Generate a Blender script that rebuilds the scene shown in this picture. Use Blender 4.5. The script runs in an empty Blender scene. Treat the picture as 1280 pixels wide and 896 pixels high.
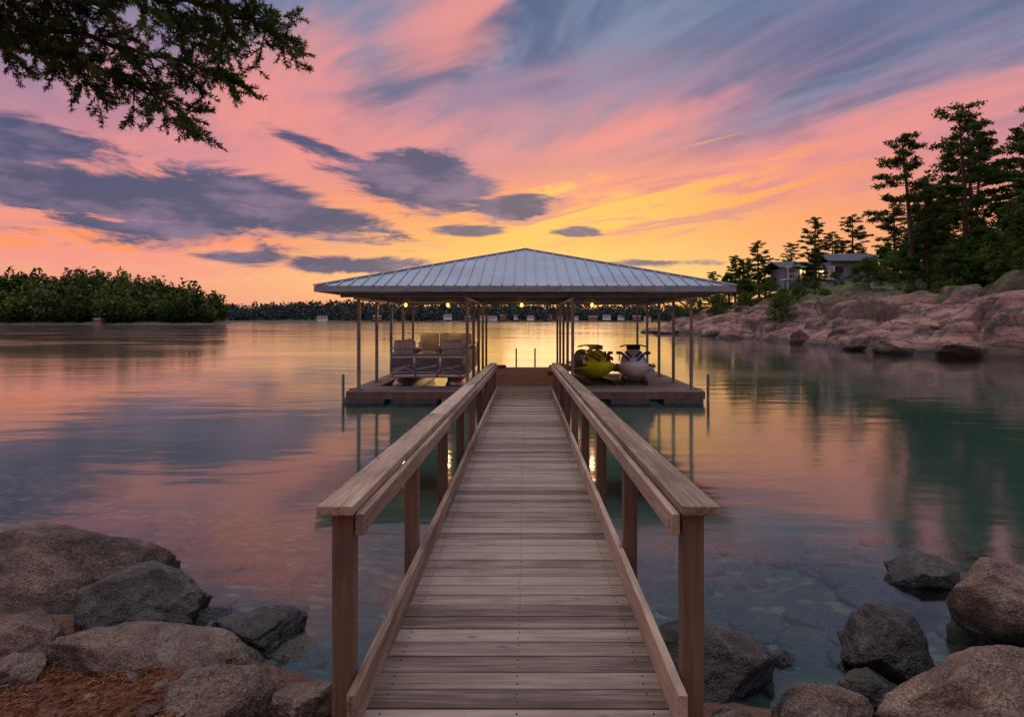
import bpy, math, random
import numpy as np
from mathutils import Vector, Matrix, noise
random.seed(7); RNG=np.random.default_rng(7)
scene=bpy.context.scene
scene.view_settings.view_transform='Standard'
scene.view_settings.look='None'; scene.view_settings.exposure=0
COL=scene.collection
def lin(r,g,b,k=1.0):
    f=lambda c:(c/12.92 if c<=.04045 else ((c+.055)/1.055)**2.4)
    return (f(r/255)*k,f(g/255)*k,f(b/255)*k,1)
# ---------------------------------------------------------------- node helper
class N:
    def __init__(s,nt): s.nt=nt; s.nt.nodes.clear()
    def new(s,t,**kw):
        n=s.nt.nodes.new(t)
        for k,v in kw.items(): setattr(n,k,v)
        return n
    def put(s,sock,v):
        if isinstance(v,bpy.types.NodeSocket): s.nt.links.new(v,sock)
        elif v is not None:
            if hasattr(sock.default_value,'__len__') and not hasattr(v,'__len__'): v=[v]*len(sock.default_value)
            if hasattr(v,'__len__') and len(sock.default_value)==3: v=v[:3]
            sock.default_value=v
    def m(s,op,*a,clamp=False):
        n=s.new('ShaderNodeMath',operation=op,use_clamp=clamp)
        for i,x in enumerate(a): s.put(n.inputs[i],x)
        return n.outputs[0]
    def v(s,op,*a):
        n=s.new('ShaderNodeVectorMath',operation=op)
        for i,x in enumerate(a): s.put(n.inputs[i],x)
        return n.outputs[0]
    def mix(s,f,a,b,bt='MIX'):
        n=s.new('ShaderNodeMix',data_type='RGBA',blend_type=bt)
        s.put(n.inputs[0],f); s.put(n.inputs[6],a); s.put(n.inputs[7],b)
        return n.outputs[2]
    def sm(s,x,a,b,c=0.,d=1.):
        n=s.new('ShaderNodeMapRange',interpolation_type='SMOOTHSTEP')
        for i,q in enumerate((x,a,b,c,d)): s.put(n.inputs[i],q)
        return n.outputs[0]
    def noise(s,vec,scale=1.,detail=5.,rough=.55,dist=0.):
        n=s.new('ShaderNodeTexNoise'); s.put(n.inputs['Vector'],vec)
        n.inputs['Scale'].default_value=scale; n.inputs['Detail'].default_value=detail
        n.inputs['Roughness'].default_value=rough; n.inputs['Distortion'].default_value=dist
        return n.outputs['Fac']
    def ramp(s,f,stops):
        n=s.new('ShaderNodeValToRGB'); r=n.color_ramp
        while len(r.elements)<len(stops): r.elements.new(1)
        for e,(p,c) in zip(r.elements,stops):
            e.position=p; e.color=c if len(c)==4 else (*c,1)
        s.put(n.inputs[0],f); return n.outputs[0]
    def xyz(s,v):
        n=s.new('ShaderNodeSeparateXYZ'); s.put(n.inputs[0],v); return n.outputs
    def comb(s,x,y,z):
        n=s.new('ShaderNodeCombineXYZ')
        for i,q in enumerate((x,y,z)): s.put(n.inputs[i],q)
        return n.outputs[0]
    def bump(s,h,strength=.3,dist=.01,normal=None):
        n=s.new('ShaderNodeBump'); n.inputs['Strength'].default_value=strength
        n.inputs['Distance'].default_value=dist; s.put(n.inputs['Height'],h)
        if normal: s.put(n.inputs['Normal'],normal)
        return n.outputs[0]
    def attr(s,name='rnd'):
        return s.new('ShaderNodeAttribute',attribute_name=name).outputs['Fac']
    def obj(s): return s.new('ShaderNodeTexCoord').outputs['Object']
    def pos(s): return s.new('ShaderNodeNewGeometry').outputs['Position']
def newmat(name):
    m=bpy.data.materials.new(name); m.use_nodes=True
    return m,N(m.node_tree)
def pbsdf(n,base,rough=.6,metal=0.,normal=None,spec=None,emis=None,es=0):
    p=n.new('ShaderNodeBsdfPrincipled'); o=n.new('ShaderNodeOutputMaterial')
    n.put(p.inputs['Base Color'],base); n.put(p.inputs['Roughness'],rough); n.put(p.inputs['Metallic'],metal)
    if normal: n.put(p.inputs['Normal'],normal)
    if spec is not None: n.put(p.inputs['Specular IOR Level'],spec)
    if emis: n.put(p.inputs['Emission Color'],emis); p.inputs['Emission Strength'].default_value=es
    n.nt.links.new(p.outputs[0],o.inputs[0]); return p
def simple(name,c,rough=.5,metal=0.,var=.25,sc=6.,emis=None,es=0):
    m,n=newmat(name); f=n.noise(n.obj(),sc,3)
    d=tuple(x*(1-var) for x in c[:3])+(1,); l=tuple(min(1,x*(1+var*.6)) for x in c[:3])+(1,)
    col=n.mix(n.sm(f,.3,.7),d,l)
    pbsdf(n,col,rough,metal,None,emis=emis,es=es); return m
# ---------------------------------------------------------------- materials
def wood(name,axis,dark,mid,light,fine=70.):
    m,n=newmat(name); r=n.attr()
    sc=[fine]*3; sc[axis]=fine*.035
    sc2=[9.]*3; sc2[axis]=1.0
    off=n.v('SCALE',n.comb(r,r,r)); off.node.inputs['Scale'].default_value=60.
    p=n.v('ADD',n.obj(),off)
    g=n.noise(n.v('MULTIPLY',p,sc),1,4,.65,.6)
    h=n.noise(n.v('MULTIPLY',p,sc2),1,3,.6,.4)
    f=n.m('ADD',n.m('MULTIPLY',g,.6),n.m('MULTIPLY',h,.5))
    f=n.m('ADD',f,n.m('MULTIPLY',n.m('SUBTRACT',r,.5),.26))
    col=n.ramp(f,[(.36,dark),(.53,mid),(.72,light)])
    st=n.noise(n.v('MULTIPLY',p,(1.6,1.6,1.6)),1,3,.6)
    col=n.mix(n.sm(st,.5,.75,0,.45),col,tuple(x*.55 for x in dark[:3])+(1,))
    kn=n.new('ShaderNodeTexVoronoi'); kk=[2.2*3]*3; kk[axis]=2.0
    n.put(kn.inputs['Vector'],n.v('MULTIPLY',p,kk)); kn.inputs['Scale'].default_value=1
    col=n.mix(n.sm(kn.outputs['Distance'],.03,.09,.75,0),col,(.05,.03,.02,1))
    pbsdf(n,col,n.m('ADD',.62,n.m('MULTIPLY',g,.25)),0,n.bump(g,.6,.004)); return m
M_deck=wood('deck_wood',0,(.075,.045,.03,1),(.21,.145,.108,1),(.34,.25,.19,1))
M_woody=wood('rail_wood',1,(.13,.074,.044,1),(.31,.20,.135,1),(.47,.335,.24,1))
M_woodz=wood('post_wood',2,(.055,.026,.013,1),(.12,.064,.035,1),(.19,.11,.062,1))
M_dockw=wood('dock_wood',0,(.14,.09,.07,1),(.31,.22,.175,1),(.44,.33,.27,1))
M_steel=simple('galvanised_steel',(.20,.20,.18),.45,.5)
M_roofm=simple('roof_metal',(.33,.38,.44),.42,.35,.12,.8)
M_roofu=simple('roof_underside',(.16,.10,.07),.6,0,.3,2)
M_fascia=simple('fascia_paint',(.24,.25,.26),.5,.1,.2)
M_float=simple('dock_float_plastic',(.16,.17,.17),.5)
M_dark=simple('black_plastic',(.02,.02,.022),.4)
M_rubber=simple('seat_vinyl_black',(.03,.03,.035),.55)
M_screw=simple('screw_rust',(.05,.035,.03),.6,.4)
M_alum=simple('aluminium',(.55,.56,.57),.3,.9,.12)
M_bulb=simple('lamp_glass',(.9,.5,.2),.4,0,0,1,(1,.30,.04,1),4.5)
def rockmat(name,c0,c1,c2,wetz=.10,scale=1.):
    m,n=newmat(name); p=n.v('ADD',n.obj(),n.comb(n.m('MULTIPLY',n.new('ShaderNodeObjectInfo').outputs['Random'],30.),0,0))
    a=n.noise(p,2.2*scale,5,.62,.5); b=n.noise(p,70*scale,2,.7); c=n.noise(p,9*scale,5,.68)
    f=n.m('ADD',n.m('MULTIPLY',a,.6),n.m('MULTIPLY',c,.4))
    col=n.ramp(f,[(.38,c0),(.5,c1),(.62,c2)])
    col=n.mix(n.sm(b,.50,.66,0,.65),col,tuple(x*.3 for x in c0[:3])+(1,))
    col=n.mix(n.sm(b,.30,.42,.5,0),col,tuple(min(1,x*1.7) for x in c2[:3])+(1,))
    col=n.mix(n.sm(c,.56,.68,0,.4),col,(.13,.13,.10,1))
    vo=n.new('ShaderNodeTexVoronoi',feature='DISTANCE_TO_EDGE')
    n.put(vo.inputs['Vector'],n.v('ADD',n.v('MULTIPLY',p,(1,1.3,2.)),n.v('MULTIPLY',n.comb(a,c,a),(1.6,1.6,1.6)))); vo.inputs['Scale'].default_value=1.6*scale
    cr=n.sm(vo.outputs['Distance'],0,.03)
    col=n.mix(n.m('MULTIPLY',n.m('SUBTRACT',1,cr),n.sm(c,.4,.6,.1,.85)),col,(.012,.01,.009,1))
    z=n.xyz(n.pos())[2]
    wet=n.m('SUBTRACT',1,n.sm(n.m('ADD',z,n.m('MULTIPLY',n.m('SUBTRACT',c,.5),wetz*1.5)),wetz*.5,wetz*1.3))
    col=n.mix(n.m('MULTIPLY',wet,.72),col,(.012,.011,.01,1))
    h=n.m('ADD',n.m('MULTIPLY',c,1.2),n.m('MULTIPLY',b,.14))
    pbsdf(n,col,n.m('SUBTRACT',.75,n.m('MULTIPLY',wet,.45)),0,n.bump(h,.95,.07/scale)); return m
M_rockb=rockmat('rock_brown',(.052,.032,.022,1),(.14,.086,.058,1),(.25,.165,.112,1))
M_rockg=rockmat('rock_grey',(.018,.015,.013,1),(.05,.041,.035,1),(.11,.09,.075,1),.16)
M_rockp=rockmat('rock_tan',(.09,.052,.034,1),(.23,.14,.09,1),(.33,.22,.15,1))
def leafmat(name,c0,c1,c2,transl=.25):
    m,n=newmat(name); r=n.attr()
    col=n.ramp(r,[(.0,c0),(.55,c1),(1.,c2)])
    d=n.new('ShaderNodeBsdfDiffuse'); n.put(d.inputs[0],col)
    o=n.new('ShaderNodeOutputMaterial')
    if transl>0:
        t=n.new('ShaderNodeBsdfTranslucent'); n.put(t.inputs[0],col)
        mx=n.new('ShaderNodeMixShader'); mx.inputs[0].default_value=transl
        n.nt.links.new(d.outputs[0],mx.inputs[1]); n.nt.links.new(t.outputs[0],mx.inputs[2]); n.nt.links.new(mx.outputs[0],o.inputs[0])
    else: n.nt.links.new(d.outputs[0],o.inputs[0])
    return m
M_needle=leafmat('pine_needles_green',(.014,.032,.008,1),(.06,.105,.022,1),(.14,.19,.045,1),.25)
M_leaf=leafmat('leaves_green',(.02,.04,.008,1),(.075,.125,.022,1),(.17,.21,.045,1),.25)
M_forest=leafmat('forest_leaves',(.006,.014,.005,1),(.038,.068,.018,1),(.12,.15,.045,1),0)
M_foresthaze=leafmat('forest_leaves_far_hazed',(.035,.048,.048,1),(.055,.072,.068,1),(.08,.095,.088,1),0)  # distance haze mixed into the leaf colour, paler and bluer
M_cedar=leafmat('cedar_spray',(.03,.06,.015,1),(.11,.165,.04,1),(.20,.25,.075,1),.4)
M_bark=simple('bark',(.085,.055,.04),.9,0,.5,8)
M_litter=leafmat('needle_litter',(.08,.025,.012,1),(.19,.065,.028,1),(.30,.13,.06,1),.0)
# ---------------------------------------------------------------- mesh builder
class MB:
    def __init__(s): s.V=[];s.nv=0;s.L=[];s.T=[];s.M=[];s.R=[]
    def add(s,verts,faces,mi=0,rnd=None):
        verts=np.asarray(verts,float).reshape(-1,3)
        if rnd is None: rnd=random.random()
        for f in faces:
            s.L.append(np.asarray(f,int)+s.nv); s.T.append(len(f)); s.M.append(mi); s.R.append(rnd)
        s.V.append(verts); s.nv+=len(verts)
    def bulk(s,verts,k,mi,rnd):
        n=len(verts)//k
        s.V.append(verts); s.L.append(np.arange(n*k)+s.nv); s.nv+=n*k
        s.T+= [k]*n; s.M+= [mi]*n; s.R+= list(rnd)
    def box(s,c,d,mi=0,R=None,rnd=None):
        x,y,z=[q/2 for q in d]
        v=np.array([(-x,-y,-z),(x,-y,-z),(x,y,-z),(-x,y,-z),(-x,-y,z),(x,-y,z),(x,y,z),(-x,y,z)])
        if R is not None: v=v@np.array(R).T
        s.add(v+np.array(c),[(0,3,2,1),(4,5,6,7),(0,1,5,4),(1,2,6,5),(2,3,7,6),(3,0,4,7)],mi,rnd)
    def beam(s,p0,p1,w,h,mi=0,rnd=None):
        p0=Vector(p0);p1=Vector(p1);d=p1-p0;L=d.length;d.normalize()
        up=Vector((0,0,1)) if abs(d.z)<.95 else Vector((0,1,0))
        x=d.cross(up).normalized(); z=x.cross(d).normalized()
        R=np.array([x,d,z]).T
        s.box(np.array((p0+p1)/2),(w,L,h),mi,R,rnd)
    def tube(s,pts,rad,n=8,mi=0,rnd=None):
        pts=[Vector(p) for p in pts]; 
        if not hasattr(rad,'__len__'): rad=[rad]*len(pts)
        V=[];F=[]
        for i,p in enumerate(pts):
            d=(pts[min(i+1,len(pts)-1)]-pts[max(i-1,0)]).normalized()
            up=Vector((0,0,1)) if abs(d.z)<.9 else Vector((1,0,0))
            x=d.cross(up).normalized(); y=d.cross(x).normalized()
            for k in range(n):
                a=2*math.pi*k/n; V.append(p+(x*math.cos(a)+y*math.sin(a))*rad[i])
        for i in range(len(pts)-1):
            for k in range(n):
                a=i*n+k;b=i*n+(k+1)%n; F.append((a,b,b+n,a+n))
        F.append(tuple(range(n))[::-1]); F.append(tuple(range((len(pts)-1)*n,len(pts)*n)))
        s.add(V,F,mi,rnd)
    def obj(s,name,mats,parent=None,smooth=False,bevel=0,sub=0,auto=False):
        me=bpy.data.meshes.new(name)
        V=np.concatenate(s.V); L=np.concatenate(s.L); T=np.array(s.T)
        me.vertices.add(len(V)); me.vertices.foreach_set('co',V.ravel())
        me.loops.add(len(L)); me.loops.foreach_set('vertex_index',L.astype(np.int32))
        me.polygons.add(len(T)); me.polygons.foreach_set('loop_start',np.concatenate([[0],np.cumsum(T)[:-1]]).astype(np.int32))
        me.polygons.foreach_set('material_index',np.array(s.M,dtype=np.int32))
        me.polygons.foreach_set('use_smooth',np.full(len(T),bool(smooth)))
        me.update(calc_edges=True)
        a=me.attributes.new('rnd','FLOAT','FACE'); a.data.foreach_set('value',np.array(s.R,dtype=np.float32))
        for m in (mats if isinstance(mats,(list,tuple)) else [mats]): me.materials.append(m)
        o=bpy.data.objects.new(name,me); COL.objects.link(o)
        if parent: o.parent=parent
        if bevel:
            b=o.modifiers.new('b','BEVEL'); b.width=bevel; b.segments=2; b.limit_method='ANGLE'
        if sub:
            q=o.modifiers.new('s','SUBSURF'); q.levels=sub; q.render_levels=sub
        return o
def empty(name,loc=(0,0,0),rz=0):
    e=bpy.data.objects.new(name,None); COL.objects.link(e); e.location=loc; e.rotation_euler=(0,0,rz); e.empty_display_size=.2
    return e
def grid(name,xs,ys,hf,mat,smooth=True):
    X,Y=np.meshgrid(xs,ys); Z=np.array([[hf(x,y) for x in xs] for y in ys])
    V=np.stack([X,Y,Z],-1).reshape(-1,3); nx=len(xs);ny=len(ys)
    i=np.arange((ny-1)*(nx-1)); r=i//(nx-1); c=i%(nx-1); a=r*nx+c
    F=np.stack([a,a+1,a+nx+1,a+nx],1)
    me=bpy.data.meshes.new(name); me.vertices.add(len(V)); me.vertices.foreach_set('co',V.ravel())
    me.loops.add(F.size); me.loops.foreach_set('vertex_index',F.ravel().astype(np.int32))
    me.polygons.add(len(F)); me.polygons.foreach_set('loop_start',(np.arange(len(F))*4).astype(np.int32))
    me.polygons.foreach_set('use_smooth',np.full(len(F),smooth)); me.update(calc_edges=True)
    me.materials.append(mat); o=bpy.data.objects.new(name,me); COL.objects.link(o); return o
def sstep(x,a,b):
    t=min(1,max(0,(x-a)/(b-a))); return t*t*(3-2*t)
# ---------------------------------------------------------------- world
W=bpy.data.worlds.new('sky'); scene.world=W; W.use_nodes=True; n=N(W.node_tree)
W.cycles.sampling_method='NONE'
d=n.new('ShaderNodeTexCoord').outputs['Generated']; X,Y,Z=n.xyz(d)[:3]
az=n.m('MULTIPLY',n.m('ARCTAN2',X,Y),57.2958); el=n.m('MULTIPLY',n.m('ARCSINE',Z),57.2958)
elc=n.m('MAXIMUM',el,0.); t=n.m('DIVIDE',elc,60.)
wv=n.noise(n.v('MULTIPLY',d,(3,3,9)),1,4,.6)
elw=n.m('ADD',t,n.m('MULTIPLY',n.m('SUBTRACT',wv,.5),n.m('MULTIPLY',n.sm(el,0,12),.12)))
side=n.ramp(elw,[(0,lin(222,152,146)),(.06,lin(242,160,134)),(.12,lin(242,150,128)),(.20,lin(220,140,146)),(.29,lin(174,132,158)),(.41,lin(114,124,158)),(.6,lin(120,132,160)),(1,lin(190,178,172))])
glow=n.ramp(elw,[(0,lin(255,166,92)),(.06,lin(255,206,120)),(.11,lin(255,188,100)),(.16,lin(252,162,104)),(.22,lin(228,148,140)),(.31,lin(172,136,160)),(.42,lin(114,126,158)),(.6,lin(120,132,160)),(1,lin(190,178,172))])
da=n.m('DIVIDE',n.m('SUBTRACT',az,3.),24.); G=n.m('POWER',2.718,n.m('MULTIPLY',n.m('MULTIPLY',da,da),-1.))
col=n.mix(G,side,glow)
zz=n.m('ADD',n.m('ABSOLUTE',Z),.10)
qx=n.m('DIVIDE',X,zz); qy=n.m('DIVIDE',Y,zz)
ca,sa=math.cos(math.radians(-36)),math.sin(math.radians(-36))
ux=n.m('SUBTRACT',n.m('MULTIPLY',qx,ca),n.m('MULTIPLY',qy,sa)); uy=n.m('ADD',n.m('MULTIPLY',qx,sa),n.m('MULTIPLY',qy,ca))
s1=n.noise(n.comb(n.m('MULTIPLY',ux,1.3),n.m('MULTIPLY',uy,.40),0),1.,5,.56,.7)
s2=n.noise(n.comb(n.m('MULTIPLY',ux,2.4),n.m('MULTIPLY',uy,.9),7.),1.,5,.60,.6)
def blob(a0,e0,ra,re,tilt=0.):
    x=n.m('SUBTRACT',az,a0); y=n.m('SUBTRACT',el,e0)
    if tilt: y=n.m('SUBTRACT',y,n.m('MULTIPLY',x,tilt))
    x=n.m('DIVIDE',x,ra); y=n.m('DIVIDE',y,re)
    return n.m('SUBTRACT',1.,n.m('SQRT',n.m('ADD',n.m('MULTIPLY',x,x),n.m('MULTIPLY',y,y))))
def bmax(l):
    r=l[0]
    for q in l[1:]: r=n.m('MAXIMUM',r,q)
    return r
# blue-grey streak clouds high up
bw=n.m('MULTIPLY',n.sm(el,11,18),n.sm(az,-34,2,.35,1))
B=n.m('MULTIPLY',n.sm(s1,.34,.54),bw)
col=n.mix(n.m('MULTIPLY',B,.90),col,n.mix(n.sm(s2,.36,.64),lin(78,98,134),lin(132,142,170)))
# pink-lit veils
pk=bmax([blob(-19,16,18,6.5,-.05),blob(-6,23,9,5.5,.6),blob(-38,5,24,3.5),blob(24,13.0,26,3.2,.19),blob(10,16,16,1.6,.27)])
P=n.m('MULTIPLY',n.sm(n.m('ADD',pk,n.m('MULTIPLY',n.m('SUBTRACT',s2,.5),3.0)),.0,1.0),.78)
col=n.mix(P,col,lin(246,150,138))
# bright orange bands and mauve gaps above the sunset
elt=n.m('SUBTRACT',el,n.m('MULTIPLY',n.m('MAXIMUM',az,0.),.17))
bn=n.noise(n.comb(n.m('MULTIPLY',az,.075),n.m('MULTIPLY',elt,.62),3.),1.,6,.64,.8)
bo=bmax([blob(8,9.0,34,4.2,.14),blob(-26,6.2,26,2.8,.02)])
O=n.sm(n.m('ADD',bo,n.m('MULTIPLY',n.m('SUBTRACT',bn,.5),4.6)),.35,1.10)
Q=n.m('MULTIPLY',n.sm(n.m('SUBTRACT',bo,n.m('MULTIPLY',n.m('SUBTRACT',bn,.48),5.5)),.50,1.1),n.sm(el,4.5,8))
col=n.mix(n.m('MULTIPLY',Q,.55),col,lin(200,138,142))
col=n.mix(n.m('MULTIPLY',O,.88),col,n.mix(n.sm(n.m('ABSOLUTE',n.m('SUBTRACT',az,4.)),2,26),lin(255,198,98),lin(255,150,96)))
# dark cloud banks
cn=n.noise(n.v('MULTIPLY',d,(6,6,24)),1,6,.66,.55)
cn2=n.noise(n.v('MULTIPLY',d,(10,10,34)),1,4,.62)
db=bmax([blob(-32,8.8,23,3.6,-.05),blob(-41,12.0,15,2.8,-.10),blob(-20,9.4,11,2.4,-.22),blob(-9.6,11.3,9,3.5,-.10),blob(-1,9.6,5,1.5,.1),
  blob(-14.5,4.5,8.5,1.0),blob(-23,4.8,5,.9),blob(10.5,4.8,7,.6),blob(4.7,7.5,2.8,.7),blob(-18,14.2,8,1.1,-.3),blob(-5,7.6,4,.7)])
Mk=n.sm(n.m('ADD',n.m('MULTIPLY',db,1.5),n.m('MULTIPLY',n.m('SUBTRACT',cn,.5),3.8)),.14,.74)
Mk=n.m('MULTIPLY',Mk,n.sm(db,-.30,.12))
dc=n.mix(n.sm(n.m('ADD',cn2,n.m('MULTIPLY',Mk,-.12)),.28,.56),lin(62,78,114),lin(124,110,140))
col=n.mix(n.m('MULTIPLY',Mk,.94),col,dc)
br=n.m('ADD',1.,n.m('MULTIPLY',n.sm(el,32,58),2.9)); br=n.m('MULTIPLY',br,n.sm(el,-4,0,.25,1))
sky=n.new('ShaderNodeTexSky',sky_type='NISHITA'); sky.sun_disc=False; sky.sun_elevation=math.radians(5); sky.sun_rotation=math.radians(3)
b1=n.new('ShaderNodeBackground'); n.put(b1.inputs[0],col); n.put(b1.inputs[1],br)
b2=n.new('ShaderNodeBackground'); n.put(b2.inputs[0],sky.outputs[0]); b2.inputs[1].default_value=.004
ad=n.new('ShaderNodeAddShader'); o=n.new('ShaderNodeOutputWorld')
W.node_tree.links.new(b1.outputs[0],ad.inputs[0]); W.node_tree.links.new(b2.outputs[0],ad.inputs[1]); W.node_tree.links.new(ad.outputs[0],o.inputs[0])
sd=bpy.data.lights.new('sun','SUN'); sd.energy=.02; sd.angle=math.radians(10); sd.color=(1,.60,.36)
so=bpy.data.objects.new('sun',sd); COL.objects.link(so); so.rotation_euler=(math.radians(-85),0,math.radians(-3))
# ---------------------------------------------------------------- camera
cd=bpy.data.cameras.new('camera'); cam=bpy.data.objects.new('camera',cd); COL.objects.link(cam)
cam.location=(0,0,2.05); cam.rotation_euler=(math.radians(90),0,0)
cd.sensor_width=36; cd.lens=36*834/1280; cd.shift_x=-17/1280; cd.shift_y=-48/1280; cd.clip_end=9000; cd.clip_start=.05
scene.camera=cam
# ---------------------------------------------------------------- ground sheet / lake bed
def ys(x): return 3.5+max(0,-x-.9)*.55+.12*math.sin(x*2.3)
def GH(x,y):
    t=ys(x)-y if x>-60 else 36.5-y
    nz=noise.fractal(Vector((x*.9,y*.9,0)),.9,2.,4)*.05 if abs(x)<30 and abs(y)<30 else 0
    if t>0: return min(.11*t+.02,3.2)+nz
    return max(-.18*(-t),-6)+nz*1.5
def axis(n0,n1,st,far):
    c=list(np.arange(n0,n1+1e-6,st)); k=st; a=n1
    while a<far: k*=1.35; a+=k; c.append(a)
    k=st;a=n0
    while a>-far: k*=1.35; a-=k; c.insert(0,a)
    return c
DEEP_ABSORB=(.020,.068,.056,1)  # dark green bed colour standing in for light absorbed by deep water
mg,n=newmat('ground_soil'); p=n.pos(); z=n.xyz(p)[2]
a=n.noise(p,1.3,4,.65); b=n.noise(p,30,3,.7)
land=n.ramp(n.m('ADD',n.m('MULTIPLY',a,.5),n.m('MULTIPLY',b,.5)),[(.35,(.04,.018,.010,1)),(.5,(.12,.048,.024,1)),(.65,(.18,.09,.05,1))])
vo=n.new('ShaderNodeTexVoronoi'); n.put(vo.inputs['Vector'],n.v('MULTIPLY',p,(1,1,.3))); vo.inputs['Scale'].default_value=5.5; vo.inputs['Randomness'].default_value=1
bed=n.mix(n.xyz(vo.outputs['Color'])[0],(.05,.06,.04,1),(.18,.17,.115,1))
bed=n.mix(n.sm(vo.outputs['Distance'],.25,.6),bed,(.03,.038,.027,1))
bed=n.mix(n.sm(z,-1.5,-.25),DEEP_ABSORB,bed)  # bed darkens with depth: water absorption painted into its colour
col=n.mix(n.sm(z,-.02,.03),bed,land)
pbsdf(n,col,.9,0,n.bump(b,.6,.03))
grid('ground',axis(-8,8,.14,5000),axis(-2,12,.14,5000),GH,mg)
# ---------------------------------------------------------------- water
mw,n=newmat('lake_water'); p=n.pos()
w1=n.noise(n.v('MULTIPLY',p,(.40,1.0,1)),1,3,.5,.3); w3=n.noise(n.v('MULTIPLY',p,(.05,.11,1)),1,2,.5)
nm=n.bump(w1,.30,.04)
fr=n.new('ShaderNodeFresnel'); fr.inputs[0].default_value=1.48; n.put(fr.inputs['Normal'],nm)
gl=n.new('ShaderNodeBsdfGlossy'); n.put(gl.inputs['Normal'],nm); gl.inputs['Color'].default_value=(.98,.98,.98,1)
n.put(gl.inputs['Roughness'],n.sm(w3,.4,.6,.07,.12))
tr=n.new('ShaderNodeBsdfTransparent'); tr.inputs[0].default_value=(.76,.90,.86,1)
mx=n.new('ShaderNodeMixShader'); n.put(mx.inputs[0],n.m('ADD',n.m('MULTIPLY',fr.outputs[0],.96),.035)); n.nt.links.new(tr.outputs[0],mx.inputs[1]); n.nt.links.new(gl.outputs[0],mx.inputs[2])
o=n.new('ShaderNodeOutputMaterial'); n.nt.links.new(mx.outputs[0],o.inputs[0])
b=MB(); b.add([(-5000,-5000,0),(5000,-5000,0),(5000,5000,0),(-5000,5000,0)],[(0,1,2,3)]); b.obj('water',mw)
# ---------------------------------------------------------------- walkway
wk=empty('wooden_walkway')
zd=lambda y:.45-.01*y
zr=lambda y:1.345-.0205*y
b=MB(); sc=MB(); y=-1.5
while y<16.42:
    w=.136; j=random.uniform(-.002,.002)
    R=np.array(Matrix.Rotation(random.uniform(-.0018,.0018),3,'Z')@Matrix.Rotation(random.uniform(-.006,.006),3,'X'))
    b.box((-.035+random.uniform(-.004,.004),y+w/2,zd(y)-.018+j),(1.33,w,.036),0,R)
    if 1<y<11:
        for x in (-.60,-.035,.53):
            for dy in (.035,.10):
                sc.tube([(x+random.uniform(-.006,.006),y+dy,zd(y)-.01),(x+random.uniform(-.004,.004),y+dy,zd(y)+j+.0022)],.0048,6)
    y+=.1485
b.obj('deck_boards',M_deck,wk,bevel=.005); sc.obj('screws',M_screw,wk)
b=MB()
for x in (-.66,-.035,.59): b.beam((x,-1.5,zd(-1.5)-.13),(x,16.45,zd(16.45)-.13),.045,.18)
b.obj('stringers',M_woodz,wk)
kb=MB(); cp=MB(); ap=MB(); 
for sx,(k0,k1),(c0,c1),ax in ((-1,(-.703,-.663),(-.853,-.705),-.688),(1,(.600,.640),(.640,.793),.622)):
    y=2.62
    while y<16.1:
        y2=min(y+3.3,16.2)
        xx=(k0+k1)/2; e=random.uniform(-.004,.004)
        kb.beam((xx+e,y,zd(y)+.078),(xx-e,y2-.006,zd(y2)+.078),.04,.15)
        xx=(c0+c1)/2
        cp.beam((xx,y+(.0 if y>3 else .10),zr(y)-.02),(xx+e,y2-.006,zr(y2)-.02),c1-c0,.04)
        ap.beam((ax+e*.3,y+(.0 if y>3 else .14),zr(y)-.087),(ax,y2-.006,zr(y2)-.087),.036,.088)
        y=y2
kb.obj('kick_boards',M_woody,wk,bevel=.004); cp.obj('cap_rails',M_woody,wk,bevel=.005); ap.obj('rail_aprons',M_woody,wk,bevel=.004)
b=MB(); bo=MB()
for i in range(9):
    y=2.80+1.65*i
    for x in (-.757,.694):
        b.box((x,y,(zr(y)-.043+zd(y)-.42)/2),(.088,.088,zr(y)-.043-(zd(y)-.42)),0)
        if i%2==0 and i>0: b.box((x,y+.1,-.8),(.12,.10,1.9),0)
        for zz_ in (.02,.08):
            s=1 if x<0 else -1
            bo.tube([(x-s*.044,y,zd(y)-zz_-.05),(x-s*.052,y,zd(y)-zz_-.05)],.010,8)
            bo.tube([(x+(.05 if x<0 else -.05)+s*.043,y,zr(y)-.07-zz_*.4),(x+s*.092,y,zr(y)-.07-zz_*.4)],.007,8)
b.obj('posts',M_woodz,wk,bevel=.005); bo.obj('bolts',M_screw,wk)
# ---------------------------------------------------------------- boat dock
dk=empty('boat_dock'); DZ=.31
b=MB()
def planks(x0,x1,y0,y1,split=None):
    y=y0
    while y<y1-.05:
        segs=[(x0,x1)] if not split else [(x0,split[0]),(split[0],split[1]),(split[1],x1)]
        for s0,s1 in segs: b.box(((s0+s1)/2,y+.069,DZ-.018+random.uniform(-.002,.002)),(s1-s0-.006,.138,.034))
        y+=.145
planks(-4.42,4.42,16.46,17.6,(-1.5,1.25)); planks(-1.5,1.25,17.62,24.7); planks(-4.42,-3.85,17.62,24.7); planks(1.26,4.42,17.62,21.6); planks(3.85,4.42,21.63,24.7)
b.obj('dock_planks',M_dockw,dk,bevel=.004)
b=MB()
for (p0,p1) in [((-4.42,16.44),(4.42,16.44)),((-4.4,16.5),(-4.4,24.7)),((4.4,16.5),(4.4,24.7)),((-3.87,17.65),(-3.87,24.7)),((-1.47,17.65),(-1.47,24.7)),((1.22,21.6),(1.22,24.7)),((3.87,21.7),(3.87,24.7)),((-3.85,17.63),(-1.5,17.63)),((1.25,21.65),(3.85,21.65)),((-1.45,24.68),(1.2,24.68))]:
    b.beam((*p0,DZ-.12),(*p1,DZ-.12),.045,.165)
b.obj('dock_frame',M_woodz,dk)
b=MB()
for x in np.arange(-4.0,4.2,1.32):
    b.box((x,16.95,.02),(1.0,.85,.26))
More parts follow.
